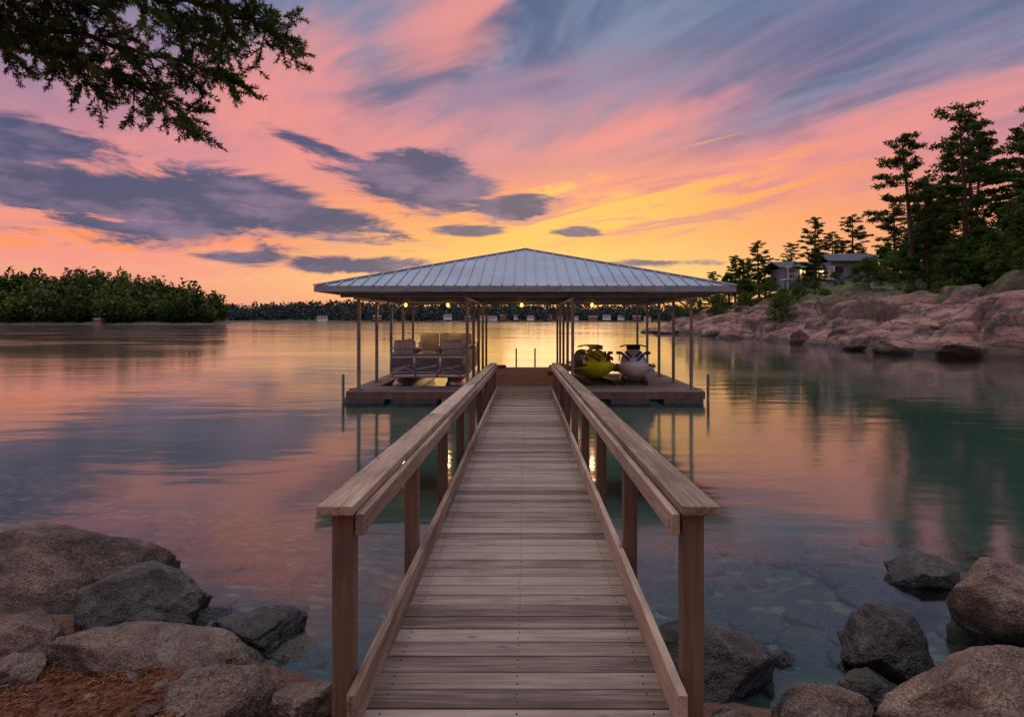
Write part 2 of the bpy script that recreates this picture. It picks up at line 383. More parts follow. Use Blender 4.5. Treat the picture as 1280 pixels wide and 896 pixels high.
for y in np.arange(18.4,24.6,1.5):
    for x in (-4.13,-.75,.55,4.13): b.box((x,y,.02),(.5 if abs(x)>4 else .9,1.1,.26))
for x in (2.0,3.1): b.box((x,19,.02),(.9,2.5,.26))
b.obj('dock_floats',M_float,dk,bevel=.04)
b=MB(); PR=[16.6,18.6,20.6,22.6,24.6]; PXs=(-4.15,-1.45,1.17,4.12)
for y in PR:
    for x in PXs:
        b.box((x,y,1.46),(.075,.075,2.32)); b.box((x,y,DZ+.012),(.2,.2,.02))
        s=1 if x in(-4.15,1.17) else -1
        b.beam((x+.04*s,y+.003,2.3),(x+.4*s,y+.003,2.6),.04,.04)
    b.beam((-4.6,y,2.66),(4.6,y,2.66),.07,.10)
for x in PXs: b.beam((x,16.2,2.575),(x,25.2,2.575),.06,.065)
for (x,y) in ((-4.48,16.38),(4.48,16.38)): b.tube([(x,y,-.3),(x,y,.72)],.035,10)
for x in (-.35,.35): b.tube([(x*1,24.85,-.8),(x,24.85,1.0)],.03,8)
for x in (-4.3,-1.7,1.5,4.3): b.box((x,16.6,DZ+.03),(.16,.04,.03))
b.obj('steel_posts_and_beams',M_steel,dk,bevel=.004)
b=MB(); b.beam((.95,21.2,DZ+.07),(1.1,24.2,DZ+.07),.5,.08); b.tube([(-.9,24.3,DZ+.02),(-.9,24.3,DZ+.1)],.2,14); b.obj('dock_mat_and_rope',simple('mat_red',(.35,.07,.03),.7),dk)
EX0,EX1,EY0,EY1,EZ,AX,AY0,AY1,AZ=-5.0,4.98,15.8,25.8,2.86,-.01,20.5,21.1,4.22
b=MB(); u=MB()
V=[(EX0,EY0,EZ),(EX1,EY0,EZ),(EX1,EY1,EZ),(EX0,EY1,EZ),(AX,AY0,AZ),(AX,AY1,AZ)]
F=[(0,1,4),(1,2,5,4),(2,3,5),(3,0,4,5)]
b.add(V,F,0); u.add([(x*.995,y,z-.045) for x,y,z in V],F,0)
def ribs(A,B,C):
    A,B,C=Vector(A),Vector(B),Vector(C); L=(B-A).length; k=int(L/.27); up=C-(A+B)/2
    for i in range(1,k):
        f=i/k; g=1-abs(2*f-1); P=A+(B-A)*f; Q=P+up*g*.985
        b.beam(P+Vector((0,0,.012)),Q+Vector((0,0,.012)),.028,.05,0)
mA=(AX,(AY0+AY1)/2,AZ)
ribs(V[0],V[1],V[4]); ribs(V[1],V[2],mA); ribs(V[2],V[3],V[5]); ribs(V[3],V[0],mA)
for i,j in ((0,4),(1,4),(2,5),(3,5),(4,5)): b.beam(Vector(V[i])+Vector((0,0,.02)),Vector(V[j])+Vector((0,0,.02)),.15,.04)
b.obj('metal_roof',M_roofm,dk); u.obj('roof_underside',M_roofu,dk)
b=MB()
for i,j in ((0,1),(1,2),(2,3),(3,0)):
    A=Vector(V[i]);Bq=Vector(V[j]); b.beam(A-Vector((0,0,.075)),Bq-Vector((0,0,.075)),.03,.13)
b.obj('fascia',M_fascia,dk,bevel=.003)
b=MB()
for x in np.arange(-4.6,4.7,.9):
    g=max(.05,1-abs(x)/4.95); zz=EZ-.09
    b.beam((x,EY0+.05,zz),(x,EY0+4.6*g,zz+1.3*g),.04,.09); b.beam((x,EY1-.05,zz),(x,EY1-4.6*g,zz+1.3*g),.04,.09)
b.obj('rafters',M_roofu,dk)
b=MB(); c=MB()
for (x,y) in ((-3.7,20.6),(-2.4,20.6),(-.12,20.6),(2.05,20.6)):
    b.tube([(x,y,2.46),(x,y,2.48),(x,y,2.52),(x,y,2.56),(x,y,2.58)],[.015,.04,.052,.035,.015],10)
    c.tube([(x,y,2.58),(x,y,2.64)],.03,8)
    l=bpy.data.lights.new('dock_lamp','POINT'); l.energy=11; l.color=(1,.50,.20); l.shadow_soft_size=.06
    lo=bpy.data.objects.new('dock_lamp_light',l); COL.objects.link(lo); lo.location=(x,y,2.36); lo.parent=dk
b.obj('lamp_bulbs',M_bulb,dk,smooth=True); c.obj('lamp_sockets',M_dark,dk)
# ---------------------------------------------------------------- pontoon boat
M_pan=simple('boat_panel_grey',(.12,.12,.12),.4,.2); M_pan2=simple('boat_panel_light',(.48,.48,.47),.4); M_vin=simple('boat_vinyl_grey',(.46,.45,.43),.5,0,.12,3)
pb=empty('pontoon_boat',(-2.62,20.2,0))
b=MB()
for x in (-.72,.72):
    b.tube([(x,-2.75,.42),(x,-2.65,.36),(x,-2.35,.25),(x,-2.0,.2),(x,2.5,.2),(x,2.6,.2)],[.02,.10,.24,.30,.30,.26],20)
b.obj('pontoon_tubes',M_alum,pb,smooth=True)
b=MB()
for y in np.arange(-2.2,2.5,.6): b.box((0,y,.52),(1.9,.06,.05))
b.box((0,0,.585),(2.04,5.2,.07)); b.obj('deck_platform',M_alum,pb,bevel=.01)
b=MB(); L=MB(); T=MB()
def panel(x0,y0,x1,y1):
    b.beam((x0,y0,.90),(x1,y1,.90),.03,.46); 
    dx=Vector((x1-x0,y1-y0,0)).normalized(); nn=Vector((dx.y,-dx.x,0))*.021
    for s in (1,-1):
        L.beam(Vector((x0,y0,1.07))+nn*s+dx*.03,Vector((x1,y1,1.07))+nn*s-dx*.03,.006,.06)
        L.beam(Vector((x0,y0,.74))+nn*s+dx*.03,Vector((x1,y1,.84))+nn*s-dx*.1,.006,.03)
    for (x,y) in ((x0,y0),(x1,y1)): T.tube([(x,y,.6),(x,y,1.30)],.02,8)
    for z in (.66,1.15,1.30): T.tube([(x0,y0,z),(x1,y1,z)],.022,8)
for x in (-.98,.98):
    for y in (-2.4,-.8,.8): panel(x,y,x,y+1.56)
panel(-.98,-2.42,-.36,-2.42); panel(.36,-2.42,.98,-2.42); panel(-.33,-2.42,.33,-2.42); panel(-.98,2.42,.98,2.42)
for x in (-.9,.9):
    T.tube([(x,-2.62,.56),(x*.9,-2.7,.72),(x*.62,-2.7,.80),(x*.35,-2.7,.72),(x*.3,-2.62,.56)],.016,8)
b.obj('side_panels',M_pan,pb,bevel=.006); L.obj('panel_stripes',M_pan2,pb); T.obj('rails',M_alum,pb,smooth=True)
b=MB()
def cush(x,y,z,sx,sy,sz): b.box((x,y,z),(sx,sy,sz))
for x in (-.64,.64):
    for k in range(3): 
        y=-2.0+k*.72; cush(x,y,.93,.55,.68,.2); cush(x*1.24,y,1.24,.16,.68,.52)
    cush(x,-2.22,1.26,.58,.2,.50); cush(x,-2.05,.75,.52,.5,.2)
for x in (-.55,0,.55): cush(x,1.9,.93,.52,.5,.2); cush(x,2.2,1.30,.52,.18,.6)
for x in (-.45,.45): cush(x,.5,1.0,.5,.5,.18); cush(x,.78,1.34,.48,.14,.56); cush(x,.5,.8,.14,.14,.3)
b.obj('seats',M_vin,pb,bevel=.06,smooth=True)
b=MB(); b.box((.5,-.25,.95),(.56,.4,.65)); b.beam((.5,-.45,1.28),(.5,-.32,1.46),.5,.02); b.box((0,2.8,.7),(.4,.35,.6)); b.box((0,2.85,.25),(.14,.2,.6))
b.obj('helm_and_motor',M_dark,pb,bevel=.04)
# ---------------------------------------------------------------- jet skis
def loft(b,secs,mi=0):
    V=[];F=[];k=len(secs[0][1]); w=2*k-2
    for y,pr in secs:
        ring=[(x,y,z) for x,z in pr]+[(-x,y,z) for x,z in pr[-2:0:-1]]
        V+=ring
    for i in range(len(secs)-1):
        for j in range(w):
            a=i*w+j;c=i*w+(j+1)%w; F.append((a,a+w,c+w,c))
    F.append(tuple(range(w))); F.append(tuple(range((len(secs)-1)*w,len(secs)*w))[::-1])
    b.add(V,F,mi,.5)
def hullprof(w,k,g,t): return [(0,k),(w*.55,k+(g-k)*.35),(w*.86,g-.10),(w,g-.03),(w*.99,g+.03),(w*.80,t),(0,t+.02)]
def jetski(loc,rz,cm,sm_,hoodm,accent):
    e=empty('jet_ski',loc,rz)
    b=MB(); loft(b,[(-1.52,hullprof(.05,.50,.60,.62)),(-1.42,hullprof(.20,.34,.58,.62)),(-1.15,hullprof(.40,.18,.52,.57)),(-.7,hullprof(.54,.08,.45,.50)),(0,hullprof(.60,.04,.41,.42)),(.8,hullprof(.60,.04,.40,.40)),(1.4,hullprof(.55,.06,.40,.40)),(1.5,hullprof(.50,.10,.38,.39))])
    b.obj('hull',cm,e,smooth=True,sub=2)
    b=MB()
    def hp(w,z0,z1): return [(0,z0),(w,z0),(w*1.02,(z0+z1)/2-.02),(w*.72,z1-.04),(w*.3,z1),(0,z1+.01)]
    loft(b,[(-1.40,hp(.10,.5,.64)),(-1.2,hp(.26,.45,.72)),(-.9,hp(.36,.42,.82)),(-.5,hp(.36,.40,.92)),(-.2,hp(.27,.40,.94)),(.05,hp(.2,.40,.84))])
    b.obj('hood',hoodm,e,smooth=True,sub=2)
    b=MB(); loft(b,[(-.1,hp(.15,.40,.82)),(.2,hp(.20,.40,.78)),(.6,hp(.22,.40,.80)),(.75,hp(.23,.40,.86)),(1.1,hp(.23,.40,.85)),(1.3,hp(.17,.40,.74))])
    b.obj('seat',sm_,e,smooth=True,sub=2)
    b=MB(); b.tube([(-.36,-.02,.97),(-.22,-.12,1.01),(0,-.16,1.01),(.22,-.12,1.01),(.36,-.02,.97)],[.024,.02,.03,.02,.024],10)
    b.tube([(0,-.2,.88),(0,-.15,1.02)],[.09,.06],10)
    for s in (-1,1):
        b.box((s*.40,-.62,.82),(.13,.05,.08),0); b.beam((s*.30,-.6,.78),(s*.38,-.6,.82),.05,.04)
        b.beam((s*.06,-1.22,.745),(s*.20,-.8,.865),.06,.02)
        b.beam((s*.605,-.2,.42),(s*.60,1.3,.41),.03,.05); b.beam((s*.565,-.62,.455),(s*.605,-.2,.42),.03,.05); b.beam((s*.42,-1.12,.53),(s*.565,-.62,.455),.03,.05)
    b.beam((0,-.66,.92),(0,-.38,1.02),.38,.015)
    b.obj('handlebar_mirrors_trim',M_dark,e,bevel=.008,smooth=False)
    b=MB()
    for s in (-1,1): b.beam((s*.375,-.95,.66),(s*.375,-.3,.74),.02,.10); b.beam((s*.50,-1.0,.36),(s*.60,.6,.28),.02,.07); b.beam((s*.12,-1.36,.655),(s*.33,-.7,.84),.07,.03)
    b.box((0,1.35,.45),(.7,.3,.05)); b.obj('accent_panels',accent,e,bevel=.008)
    b=MB(); 
    for s in (-1,1): b.beam((s*.32,-1.2,.06),(s*.32,1.5,.06),.12,.12)
    b.obj('cradle_bunks',M_dark,e,bevel=.02)
    return e
C_yel=simple('paint_lime_yellow',(.60,.66,.02),.25,0,.1); C_wht=simple('paint_white',(.72,.74,.76),.25,0,.08); C_blu=simple('cover_blue',(.02,.10,.36),.5,0,.2)
C_blk=simple('paint_black',(.025,.025,.03),.3)
jetski((1.83,18.9,DZ+.02),math.radians(10),C_yel,M_rubber,C_yel,C_blk)
jetski((3.05,18.9,DZ+.02),math.radians(-9),C_wht,C_blu,C_wht,C_blu)
# ---------------------------------------------------------------- boulders
def boulder(c,s,seed,mat,rz=0,flat=0,sub=5,name='boulder',ncut=13):
    import bmesh
    bm=bmesh.new(); bmesh.ops.create_icosphere(bm,subdivisions=sub,radius=1)
    rg=random.Random(seed); pl=[]
    for k in range(ncut):
        v=Vector((rg.gauss(0,1),rg.gauss(0,1),rg.gauss(0,.8))).normalized(); pl.append((v,rg.uniform(.58,.9)))
    so=Vector((seed*3.1,seed*1.7,seed*.9))
    for v in bm.verts:
        p=v.co.copy(); p*=1+.22*noise.noise(p*1.1+so)
        for nn,dd in pl:
            q=p.dot(nn)-dd
            if q>0: p-=nn*q*.93
        p+=p.normalized()*(noise.fractal(p*2.4+so,.75,2.1,6)*.07+ .025*noise.ridged_multi_fractal(p*3+so,.9,2.2,4,1.,2.)-.02)
        v.co=p
    xs=[[v.co[i] for v in bm.verts] for i in range(3)]
    lo=[min(q) for q in xs]; hi=[max(q) for q in xs]
    for v in bm.verts:
        for i in range(3): v.co[i]=((v.co[i]-lo[i])/(hi[i]-lo[i])*2-1)*s[i]
    for f in bm.faces: f.smooth=True
    me=bpy.data.meshes.new(name); bm.to_mesh(me); bm.free(); me.materials.append(mat)
    o=bpy.data.objects.new(name,me); COL.objects.link(o); o.location=c; o.rotation_euler=(rg.uniform(-.12,.12),rg.uniform(-.12,.12),rz)
    return o
BL=[((-3.62,5.05,.06),(.84,.62,.46),11,M_rockb,.1),((-2.62,4.62,.07),(.40,.34,.27),12,M_rockg,.2),((-3.05,4.0,.08),(.25,.3,.21),13,M_rockb,.6),
((-2.44,4.38,.02),(.24,.2,.13),14,M_rockg,0),((-2.13,3.92,.0),(.72,.34,.22),15,M_rockb,.08),((-1.76,4.28,.0),(.33,.24,.17),16,M_rockg,.1),
((-1.57,3.42,.07),(.32,.26,.23),17,M_rockb,.5),((-1.13,3.42,.05),(.17,.18,.15),18,M_rockb,.9),((-2.82,3.68,.09),(.15,.16,.12),19,M_rockb,.3),
((3.14,5.3,.0),(.29,.22,.19),21,M_rockg,0),((3.24,4.5,.08),(.36,.34,.36),22,M_rockb,.3),((2.18,4.0,.05),(.28,.25,.28),23,M_rockg,.5),
((1.02,3.8,.03),(.44,.3,.28),24,M_rockg,.2),((1.49,3.38,.04),(.29,.23,.18),25,M_rockb,.4),((1.88,3.65,.0),(.18,.17,.13),26,M_rockg,.2),
((2.27,3.36,.08),(.55,.34,.27),27,M_rockp,.15),((1.55,4.02,-.02),(.09,.07,.07),28,M_rockg,0),((1.0,3.28,.02),(.2,.16,.12),29,M_rockb,.2),
((3.2,3.3,.15),(.5,.4,.4),30,M_rockb,.7),((-4.9,4.6,.2),(.5,.5,.4),31,M_rockb,.7),((4.3,4.2,.1),(.6,.5,.4),33,M_rockb,1.),((-2.2,4.65,-.05),(.2,.15,.1),34,M_rockg,1.)]
for c,s,sd_,m,rz in BL: boulder(c,s,sd_,m,rz)
def stones(name,pts,mat):
    b=MB()
    import bmesh
    bm=bmesh.new(); bmesh.ops.create_icosphere(bm,subdivisions=3,radius=1)
    base=np.array([v.co[:] for v in bm.verts]); F=[tuple(v.index for v in f.verts) for f in bm.faces]; bm.free()
    for (x,y,z,r) in pts:
        rr=random.random()*50
        P=base*(1+.35*np.array([noise.noise(Vector(q)*1.3+Vector((rr,rr,0))) for q in base]))[:,None]
        a=random.random()*6.28; s=np.array((r*random.uniform(.8,1.4),r*random.uniform(.6,1),r*random.uniform(.25,.5)))
        P=P*s; ca,sa=math.cos(a),math.sin(a); P=np.stack([P[:,0]*ca-P[:,1]*sa,P[:,0]*sa+P[:,1]*ca,P[:,2]],1)+np.array((x,y,z))
        b.add(P,F,0)
    return b.obj(name,mat,smooth=True)
pts=[]
for k in range(230):
    x=random.uniform(.9,7.5); y=random.uniform(3.6,9); pts.append((x,y,GH(x,y)+.01,random.uniform(.06,.30)))
for k in range(90):
    x=random.uniform(-5.5,-.9); y=ys(x)+random.uniform(0,2.6); pts.append((x,y,GH(x,y)+.01,random.uniform(.06,.22)))
stones('submerged_stones',pts,rockmat('rock_submerged',(.07,.075,.05,1),(.20,.185,.13,1),(.34,.31,.22,1),wetz=-30))
pts=[]
for k in range(130):
    x=random.uniform(-5,4.5); y=ys(x)-random.uniform(-.15,1.3)
    if -.75<x<.7: continue
    pts.append((x,y,GH(x,y)+.005,random.uniform(.02,.06)))
stones('shore_pebbles',pts,M_rockb)
K=26000; xy=np.stack([RNG.uniform(-4.5,-.85,K),RNG.uniform(1.8,4.3,K)],1)
b=MB(); vs=[]
for x,y in xy:
    if y>ys(x)-.12: continue
    z=GH(x,y)+random.uniform(.003,.022); a=random.random()*6.28; L=random.uniform(.03,.08); w=.0026
    dx,dy=math.cos(a)*L,math.sin(a)*L
    vs+=[(x,y,z),(x+dx-dy*w/L,y+dy+dx*w/L,z+random.uniform(-.006,.012)),(x+dx+dy*w/L,y+dy-dx*w/L,z+random.uniform(-.006,.01))]
b.bulk(np.array(vs),3,0,RNG.random(len(vs)//3)); b.obj('pine_needle_litter',M_litter)
# ---------------------------------------------------------------- foliage primitives
def leaves(b,C,size,mi,rnd,elong=1.6,flat=1.):
    n_=len(C); u=RNG.normal(size=(n_,3)); u[:,2]*=flat; u/=np.linalg.norm(u,axis=1)[:,None]
    w=RNG.normal(size=(n_,3)); w=np.cross(u,w); w/=np.linalg.norm(w,axis=1)[:,None]
    s=size*RNG.uniform(.6,1.4,(n_,1))
    V=np.stack([C-w*s*.5,C+w*s*.5,C+u*s*elong],1).reshape(-1,3)
    b.bulk(V,3,mi,np.clip(rnd,0,1))
def ell(n_,c,r,shell=.35):
    p=RNG.normal(size=(n_,3)); p/=np.linalg.norm(p,axis=1)[:,None]; p*=(RNG.random((n_,1))**shell)
    return p*np.array(r)+np.array(c)
def pine_mesh(seed,h=14.,crown0=.33,width=3.6,nl=46,per=46,ls=.17):
    rg=random.Random(seed); b=MB(); lean=(rg.uniform(-.5,.5),rg.uniform(-.5,.5))
    tp=lambda t:Vector((lean[0]*t*t+.15*math.sin(3*t+seed),lean[1]*t*t,h*t))
    b.tube([tp(i/8) for i in range(9)],[.26*(1-.9*i/8)*h/14+.015 for i in range(9)],9,0)
    for k in range(nl):
        t=crown0+(.99-crown0)*((k+rg.random())/nl)**.9; s=(t-crown0)/(1-crown0)
        prof=(math.sin(min(1,s*2.2+.25)*math.pi/2))*(1-s)**.62+.12
        L=width*prof*rg.uniform(.45,1.15); a=rg.random()*6.283
        p0=tp(t); dz=rg.uniform(-.05,.35)+.3*s
        p1=p0+Vector((math.cos(a)*L*.55,math.sin(a)*L*.55,L*dz*.35)); p2=p0+Vector((math.cos(a+.1)*L,math.sin(a+.1)*L,L*dz*.75))
        b.tube([p0,p1,p2],[.055*(1.2-s),.035,.012],5,0)
        nc=max(2,int(L*2.1))
        for c in range(nc):
            f=rg.uniform(.35,1.05); q=p0.lerp(p1,f*2) if f<.5 else p1.lerp(p2,(f-.5)*2)
            q=q+Vector((rg.gauss(0,.22),rg.gauss(0,.22),rg.gauss(.08,.08)))
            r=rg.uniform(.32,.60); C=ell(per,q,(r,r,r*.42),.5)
            sh=rg.uniform(.15,.65)+(C[:,2]-q.z)/r*.4+.12*s  # needles lighter toward each clump's top: light from above put into their tone
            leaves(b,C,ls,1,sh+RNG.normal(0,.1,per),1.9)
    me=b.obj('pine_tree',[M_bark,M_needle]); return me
def bush_mesh(name,seed,h=3.,w=1.6,conic=.3,nc=42,per=60,ls=.14,mat=None,trunk=True):
    rg=random.Random(seed); b=MB()
    b.tube([(0,0,-.5),(0,0,h*.45),(.1,0,h*.8)],[.05*h**.7,.035*h**.7,.015],7,0)
    for k in range(nc):
        t=rg.random()**.8; z=h*(.08+.88*t); R=w*math.sqrt(max(.03,1-((t-.32)/.72)**2))*(1-conic*t); a=rg.random()*6.283; f=rg.uniform(.45,1.)
        q=(math.cos(a)*R*f,math.sin(a)*R*f,z); r=rg.uniform(.16,.30)*w
        if k%4==0: b.tube([(0,0,z*.6),q],[.03,.01],5,0)
        C=ell(per,q,(r,r,r*.8),.35)
        sh=rg.uniform(.1,.65)+(C[:,2]-z)/r*.35  # random clump tone plus painted shading, paler on top and darker below
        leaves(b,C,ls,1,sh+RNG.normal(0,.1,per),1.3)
    return b.obj(name,[M_bark,mat or M_leaf])
def inst(src,name,loc,s,rz):
    o=bpy.data.objects.new(name,src.data); COL.objects.link(o); o.location=loc; o.scale=s if hasattr(s,'__len__') else (s,)*3; o.rotation_euler=(0,0,rz); return o
# ---------------------------------------------------------------- right headland
SH=[(0,46),(20,34),(34,25.6),(38,23.6),(43,22.4),(48,22.6),(57,23.2),(66,24.2),(76,22.6),(88,23.6),(100,21.6),(112,20.6),(120,23),(130,33),(150,52),(190,90)]
SX=[p[1] for p in SH]; SY=[p[0] for p in SH]
HX=[-40,-30,-6,0,1.2,3,5.5,9.5,15,22,35,60,120]; HZ=[-8,-6.2,-1.6,-.15,.9,1.8,2.9,4.1,5.2,6.8,8.4,12,15]
def HH(x,y,det=True):
    xs=float(np.interp(y,SY,SX)); w=noise.noise(Vector((y*.16,x*.05,3)))*1.3+noise.noise(Vector((y*.5,1,5)))*.4
    d_=x-xs-w; hz=float(np.interp(d_,HX,HZ))
    k=sstep(d_,-1,3)
    far=sstep(y,80,112); hz*=1-.30*far*sstep(15-d_,0,8) if hz>0 else 1
    hz+=k*1.2*noise.noise(Vector((x*.16,y*.13,0)))
    st=1.35; q=(hz+.9*noise.noise(Vector((x*.14,y*.10,9)))+.02*y)/st; fr_=q-math.floor(q); stepped=(math.floor(q)+.35*fr_+.65*sstep(fr_,.62,.98))*st-.02*y
    kk=k*.85*(1-sstep(d_,14,24)); hz=hz*(1-kk)+(stepped-.45*noise.noise(Vector((x*.14,y*.10,9))))*kk
    if det:
        kf=(1-sstep(d_,11,16))
        wv=Vector((x*.22+y*.06+.4*noise.noise(Vector((x*.3,y*.3,1))),y*.12-x*.05,0)); dist,_=noise.voronoi(wv); e=dist[1]-dist[0]
        hz-=k*.85*(1-sstep(e,0,.10))*kf; hz+=k*.7*sstep(e,0,.5)*kf
        wv=Vector((x*.6+.4*noise.noise(Vector((x*.7,y*.7,1))),y*.3,3)); dist,_=noise.voronoi(wv); e=dist[1]-dist[0]
        hz-=k*.30*(1-sstep(e,0,.09))*kf
        hz+=k*.05*noise.fractal(Vector((x*1.4,y*1.4,2)),.8,2.1,4)
    return hz
mh,n=newmat('granite_headland'); p=n.pos(); z=n.xyz(p)[2]
a=n.noise(p,.35,5,.65,.6); b_=n.noise(n.v('MULTIPLY',p,(.6,.5,3.)),1.,5,.66,.4); c=n.noise(p,9,3,.7)
f=n.m('ADD',n.m('MULTIPLY',a,.55),n.m('MULTIPLY',b_,.45))
col=n.ramp(f,[(.37,(.07,.038,.03,1)),(.46,(.20,.096,.072,1)),(.55,(.31,.155,.115,1)),(.67,(.42,.26,.205,1))])
col=n.mix(n.sm(c,.5,.70,0,.55),col,(.04,.025,.02,1))
st=n.noise(n.v('MULTIPLY',p,(.7,.7,.2)),1.,4,.7,.3); col=n.mix(n.sm(st,.51,.61,0,.8),col,(.048,.038,.034,1))
vo=n.new('ShaderNodeTexVoronoi',feature='DISTANCE_TO_EDGE'); n.put(vo.inputs['Vector'],n.v('ADD',n.v('MULTIPLY',p,(.20,.13,.8)),n.v('MULTIPLY',n.comb(a,b_,a),(.6,.6,.6)))); vo.inputs['Scale'].default_value=1.4
cr=n.sm(vo.outputs['Distance'],0,.045); col=n.mix(n.m('MULTIPLY',n.m('SUBTRACT',1,cr),.95),col,(.010,.007,.006,1))
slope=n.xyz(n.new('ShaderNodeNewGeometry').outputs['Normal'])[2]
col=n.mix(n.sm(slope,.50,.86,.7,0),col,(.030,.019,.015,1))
g2=n.noise(p,1.2,5,.7)
gf=n.sm(n.m('ADD',n.m('MULTIPLY',z,.12),n.m('ADD',a,n.m('MULTIPLY',g2,.4))),1.14,1.26)
gc=n.ramp(g2,[(.35,(.015,.025,.006,1)),(.5,(.05,.06,.015,1)),(.65,(.14,.10,.04,1))])
col=n.mix(gf,col,gc)
wet=n.m('SUBTRACT',1,n.sm(n.m('ADD',z,n.m('MULTIPLY',b_,.3)),.3,.6)); col=n.mix(n.m('MULTIPLY',wet,.8),col,(.014,.012,.010,1))
col=n.mix(n.sm(z,-1.2,-.1),DEEP_ABSORB,col)  # submerged rock fades to the same painted deep-water absorption colour
hh=n.m('ADD',n.m('MULTIPLY',b_,.5),n.m('MULTIPLY',c,.25))
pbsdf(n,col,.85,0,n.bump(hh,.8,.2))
xs_=list(np.arange(17,46,.25))+list(np.arange(46,130,2.)); ys_=list(np.arange(0,28,1.5))+list(np.arange(28,90,.30))+list(np.arange(90,135,.5))+list(np.arange(135,200,3.))
xs_=[-24,-16,-8,0,8,13]+xs_
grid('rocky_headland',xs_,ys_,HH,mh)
for (x,y,s,sd_) in ((22.7,41,1.5,51),(23.4,46,1.3,52),(24.3,57,1.6,53),(22.9,74,1.4,54),(24.3,37.5,1.2,55),(21.4,99,2.,56),(20.6,108,1.8,57),(25.2,52,1.5,58),(24,84,1.6,59),(26.5,43,1.6,60),(28,48,1.8,61)):
    boulder((x,y,HH(x,y,False)*.6+.1),(s,s*1.2,s*.55),sd_,mh,sd_*1.3,sub=4)
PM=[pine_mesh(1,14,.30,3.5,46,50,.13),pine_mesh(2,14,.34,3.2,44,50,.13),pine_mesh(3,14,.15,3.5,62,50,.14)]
used=set()
def place(lst,srcs,name,h0):
    for i,(x,y,h,k,*w) in enumerate(lst):
        src=srcs[k]; s=h/h0; wd=(w[0] if w else 1.)*s; z=HH(x,y,False)-.3
        if k not in used and name=='pine_tree':
            used.add(k); o=src; o.location=(x,y,z); o.scale=(wd,wd,s); o.rotation_euler=(0,0,i*1.3)
        else: inst(src,name,(x,y,z),(wd,wd,s),i*1.7+.4)
place([(35.7,62,15.2,0,1.05),(40.0,60.5,16.4,1,1.1),(43.6,57,15.2,2),(39.9,66,10.5,2),(45.5,68,15.5,0),(43.5,73,11.5,2),(37.2,58,7.8,2),(48,64,14,1),(41.2,55,8.5,2,1.1),
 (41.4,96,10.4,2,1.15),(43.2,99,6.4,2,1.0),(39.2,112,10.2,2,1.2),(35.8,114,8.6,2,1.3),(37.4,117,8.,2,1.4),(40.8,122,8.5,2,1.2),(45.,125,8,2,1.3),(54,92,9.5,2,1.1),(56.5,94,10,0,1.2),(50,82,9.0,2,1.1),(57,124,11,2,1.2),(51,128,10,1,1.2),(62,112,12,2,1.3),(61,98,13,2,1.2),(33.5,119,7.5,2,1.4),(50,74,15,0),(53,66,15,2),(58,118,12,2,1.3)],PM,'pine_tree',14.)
BM=[bush_mesh('bush',5,3.,1.7,.2,44,70,.10),bush_mesh('bush',6,4.,1.6,.6,50,70,.11,M_needle)]
BM[0].location=(27.6,72,HH(27.6,72)-.2); BM[1].location=(33.3,52,HH(33.3,52)-.2)
def bushes(lst):
    for i,(x,y,s,k) in enumerate(lst): inst(BM[k],'bush',(x,y,HH(x,y)-.2*s),(s,s,s*random.uniform(.85,1.1)),i*2.1)
bl=[(28.3,74,.9,0),(34.9,53.5,1.2,1),(36.6,52,1.3,1),(37.8,50,1.25,1),(35.7,49.5,.7,0),(38.6,47,1.1,0),(39,53,1.5,0),(33.2,57,.6,0),(34.5,60,.9,1),(37,47,.7,0),(34.0,48.5,.5,0),(31.5,51,.3,0),(30,66,.35,0),(36,70,1.0,0),(31.5,77,.6,0),(36,80,.7,0),(36.5,84,.7,0),(35,86,.7,0),(33,90,1.0,0),(31.3,95,1.0,0),(33,100,1.3,1),(35,104,1.4,0),(31,107,1.4,0),(33.5,110,1.6,1),(38,106,.9,0),(29.5,103,.9,0),(28.,112,1.1,0),(30,115,1.5,0),(36,93,.8,0),(44,80,1.2,0),(45.5,79,1.4,1),(46,76,1.5,1),(42.3,76,1.0,0),(26.5,116,1.,0),(48,86,1.5,0),(52,93,1.4,0),(42,101,.9,0),(47,101,.8,0),(51,102,1.0,0),(54,103,1.1,0),(44,103,.8,0),(57,106,1.6,1),
 (36.5,48.5,.9,0),(38,50,1.1,1),(38.5,46,1.,1),(40,50,1.3,0),(35,45,.7,0),(37,44,.8,1),(39.5,48,1.2,1),(41,52,1.4,1),(36,46.5,.8,1),(34,43,.5,0),(35.2,47.5,.8,0),(34.6,46.2,.6,1),(33.6,45,.5,0),(35.6,51,1.,0),(36.2,45.2,.9,0),(33,41.5,.5,1),(34.8,43.5,.8,1)]
for k in range(34):
    y=random.uniform(46,72); x=random.uniform(.63*y,52); bl.append((max(x,36.5),y,random.uniform(.9,1.6),k%2))
bushes(bl)
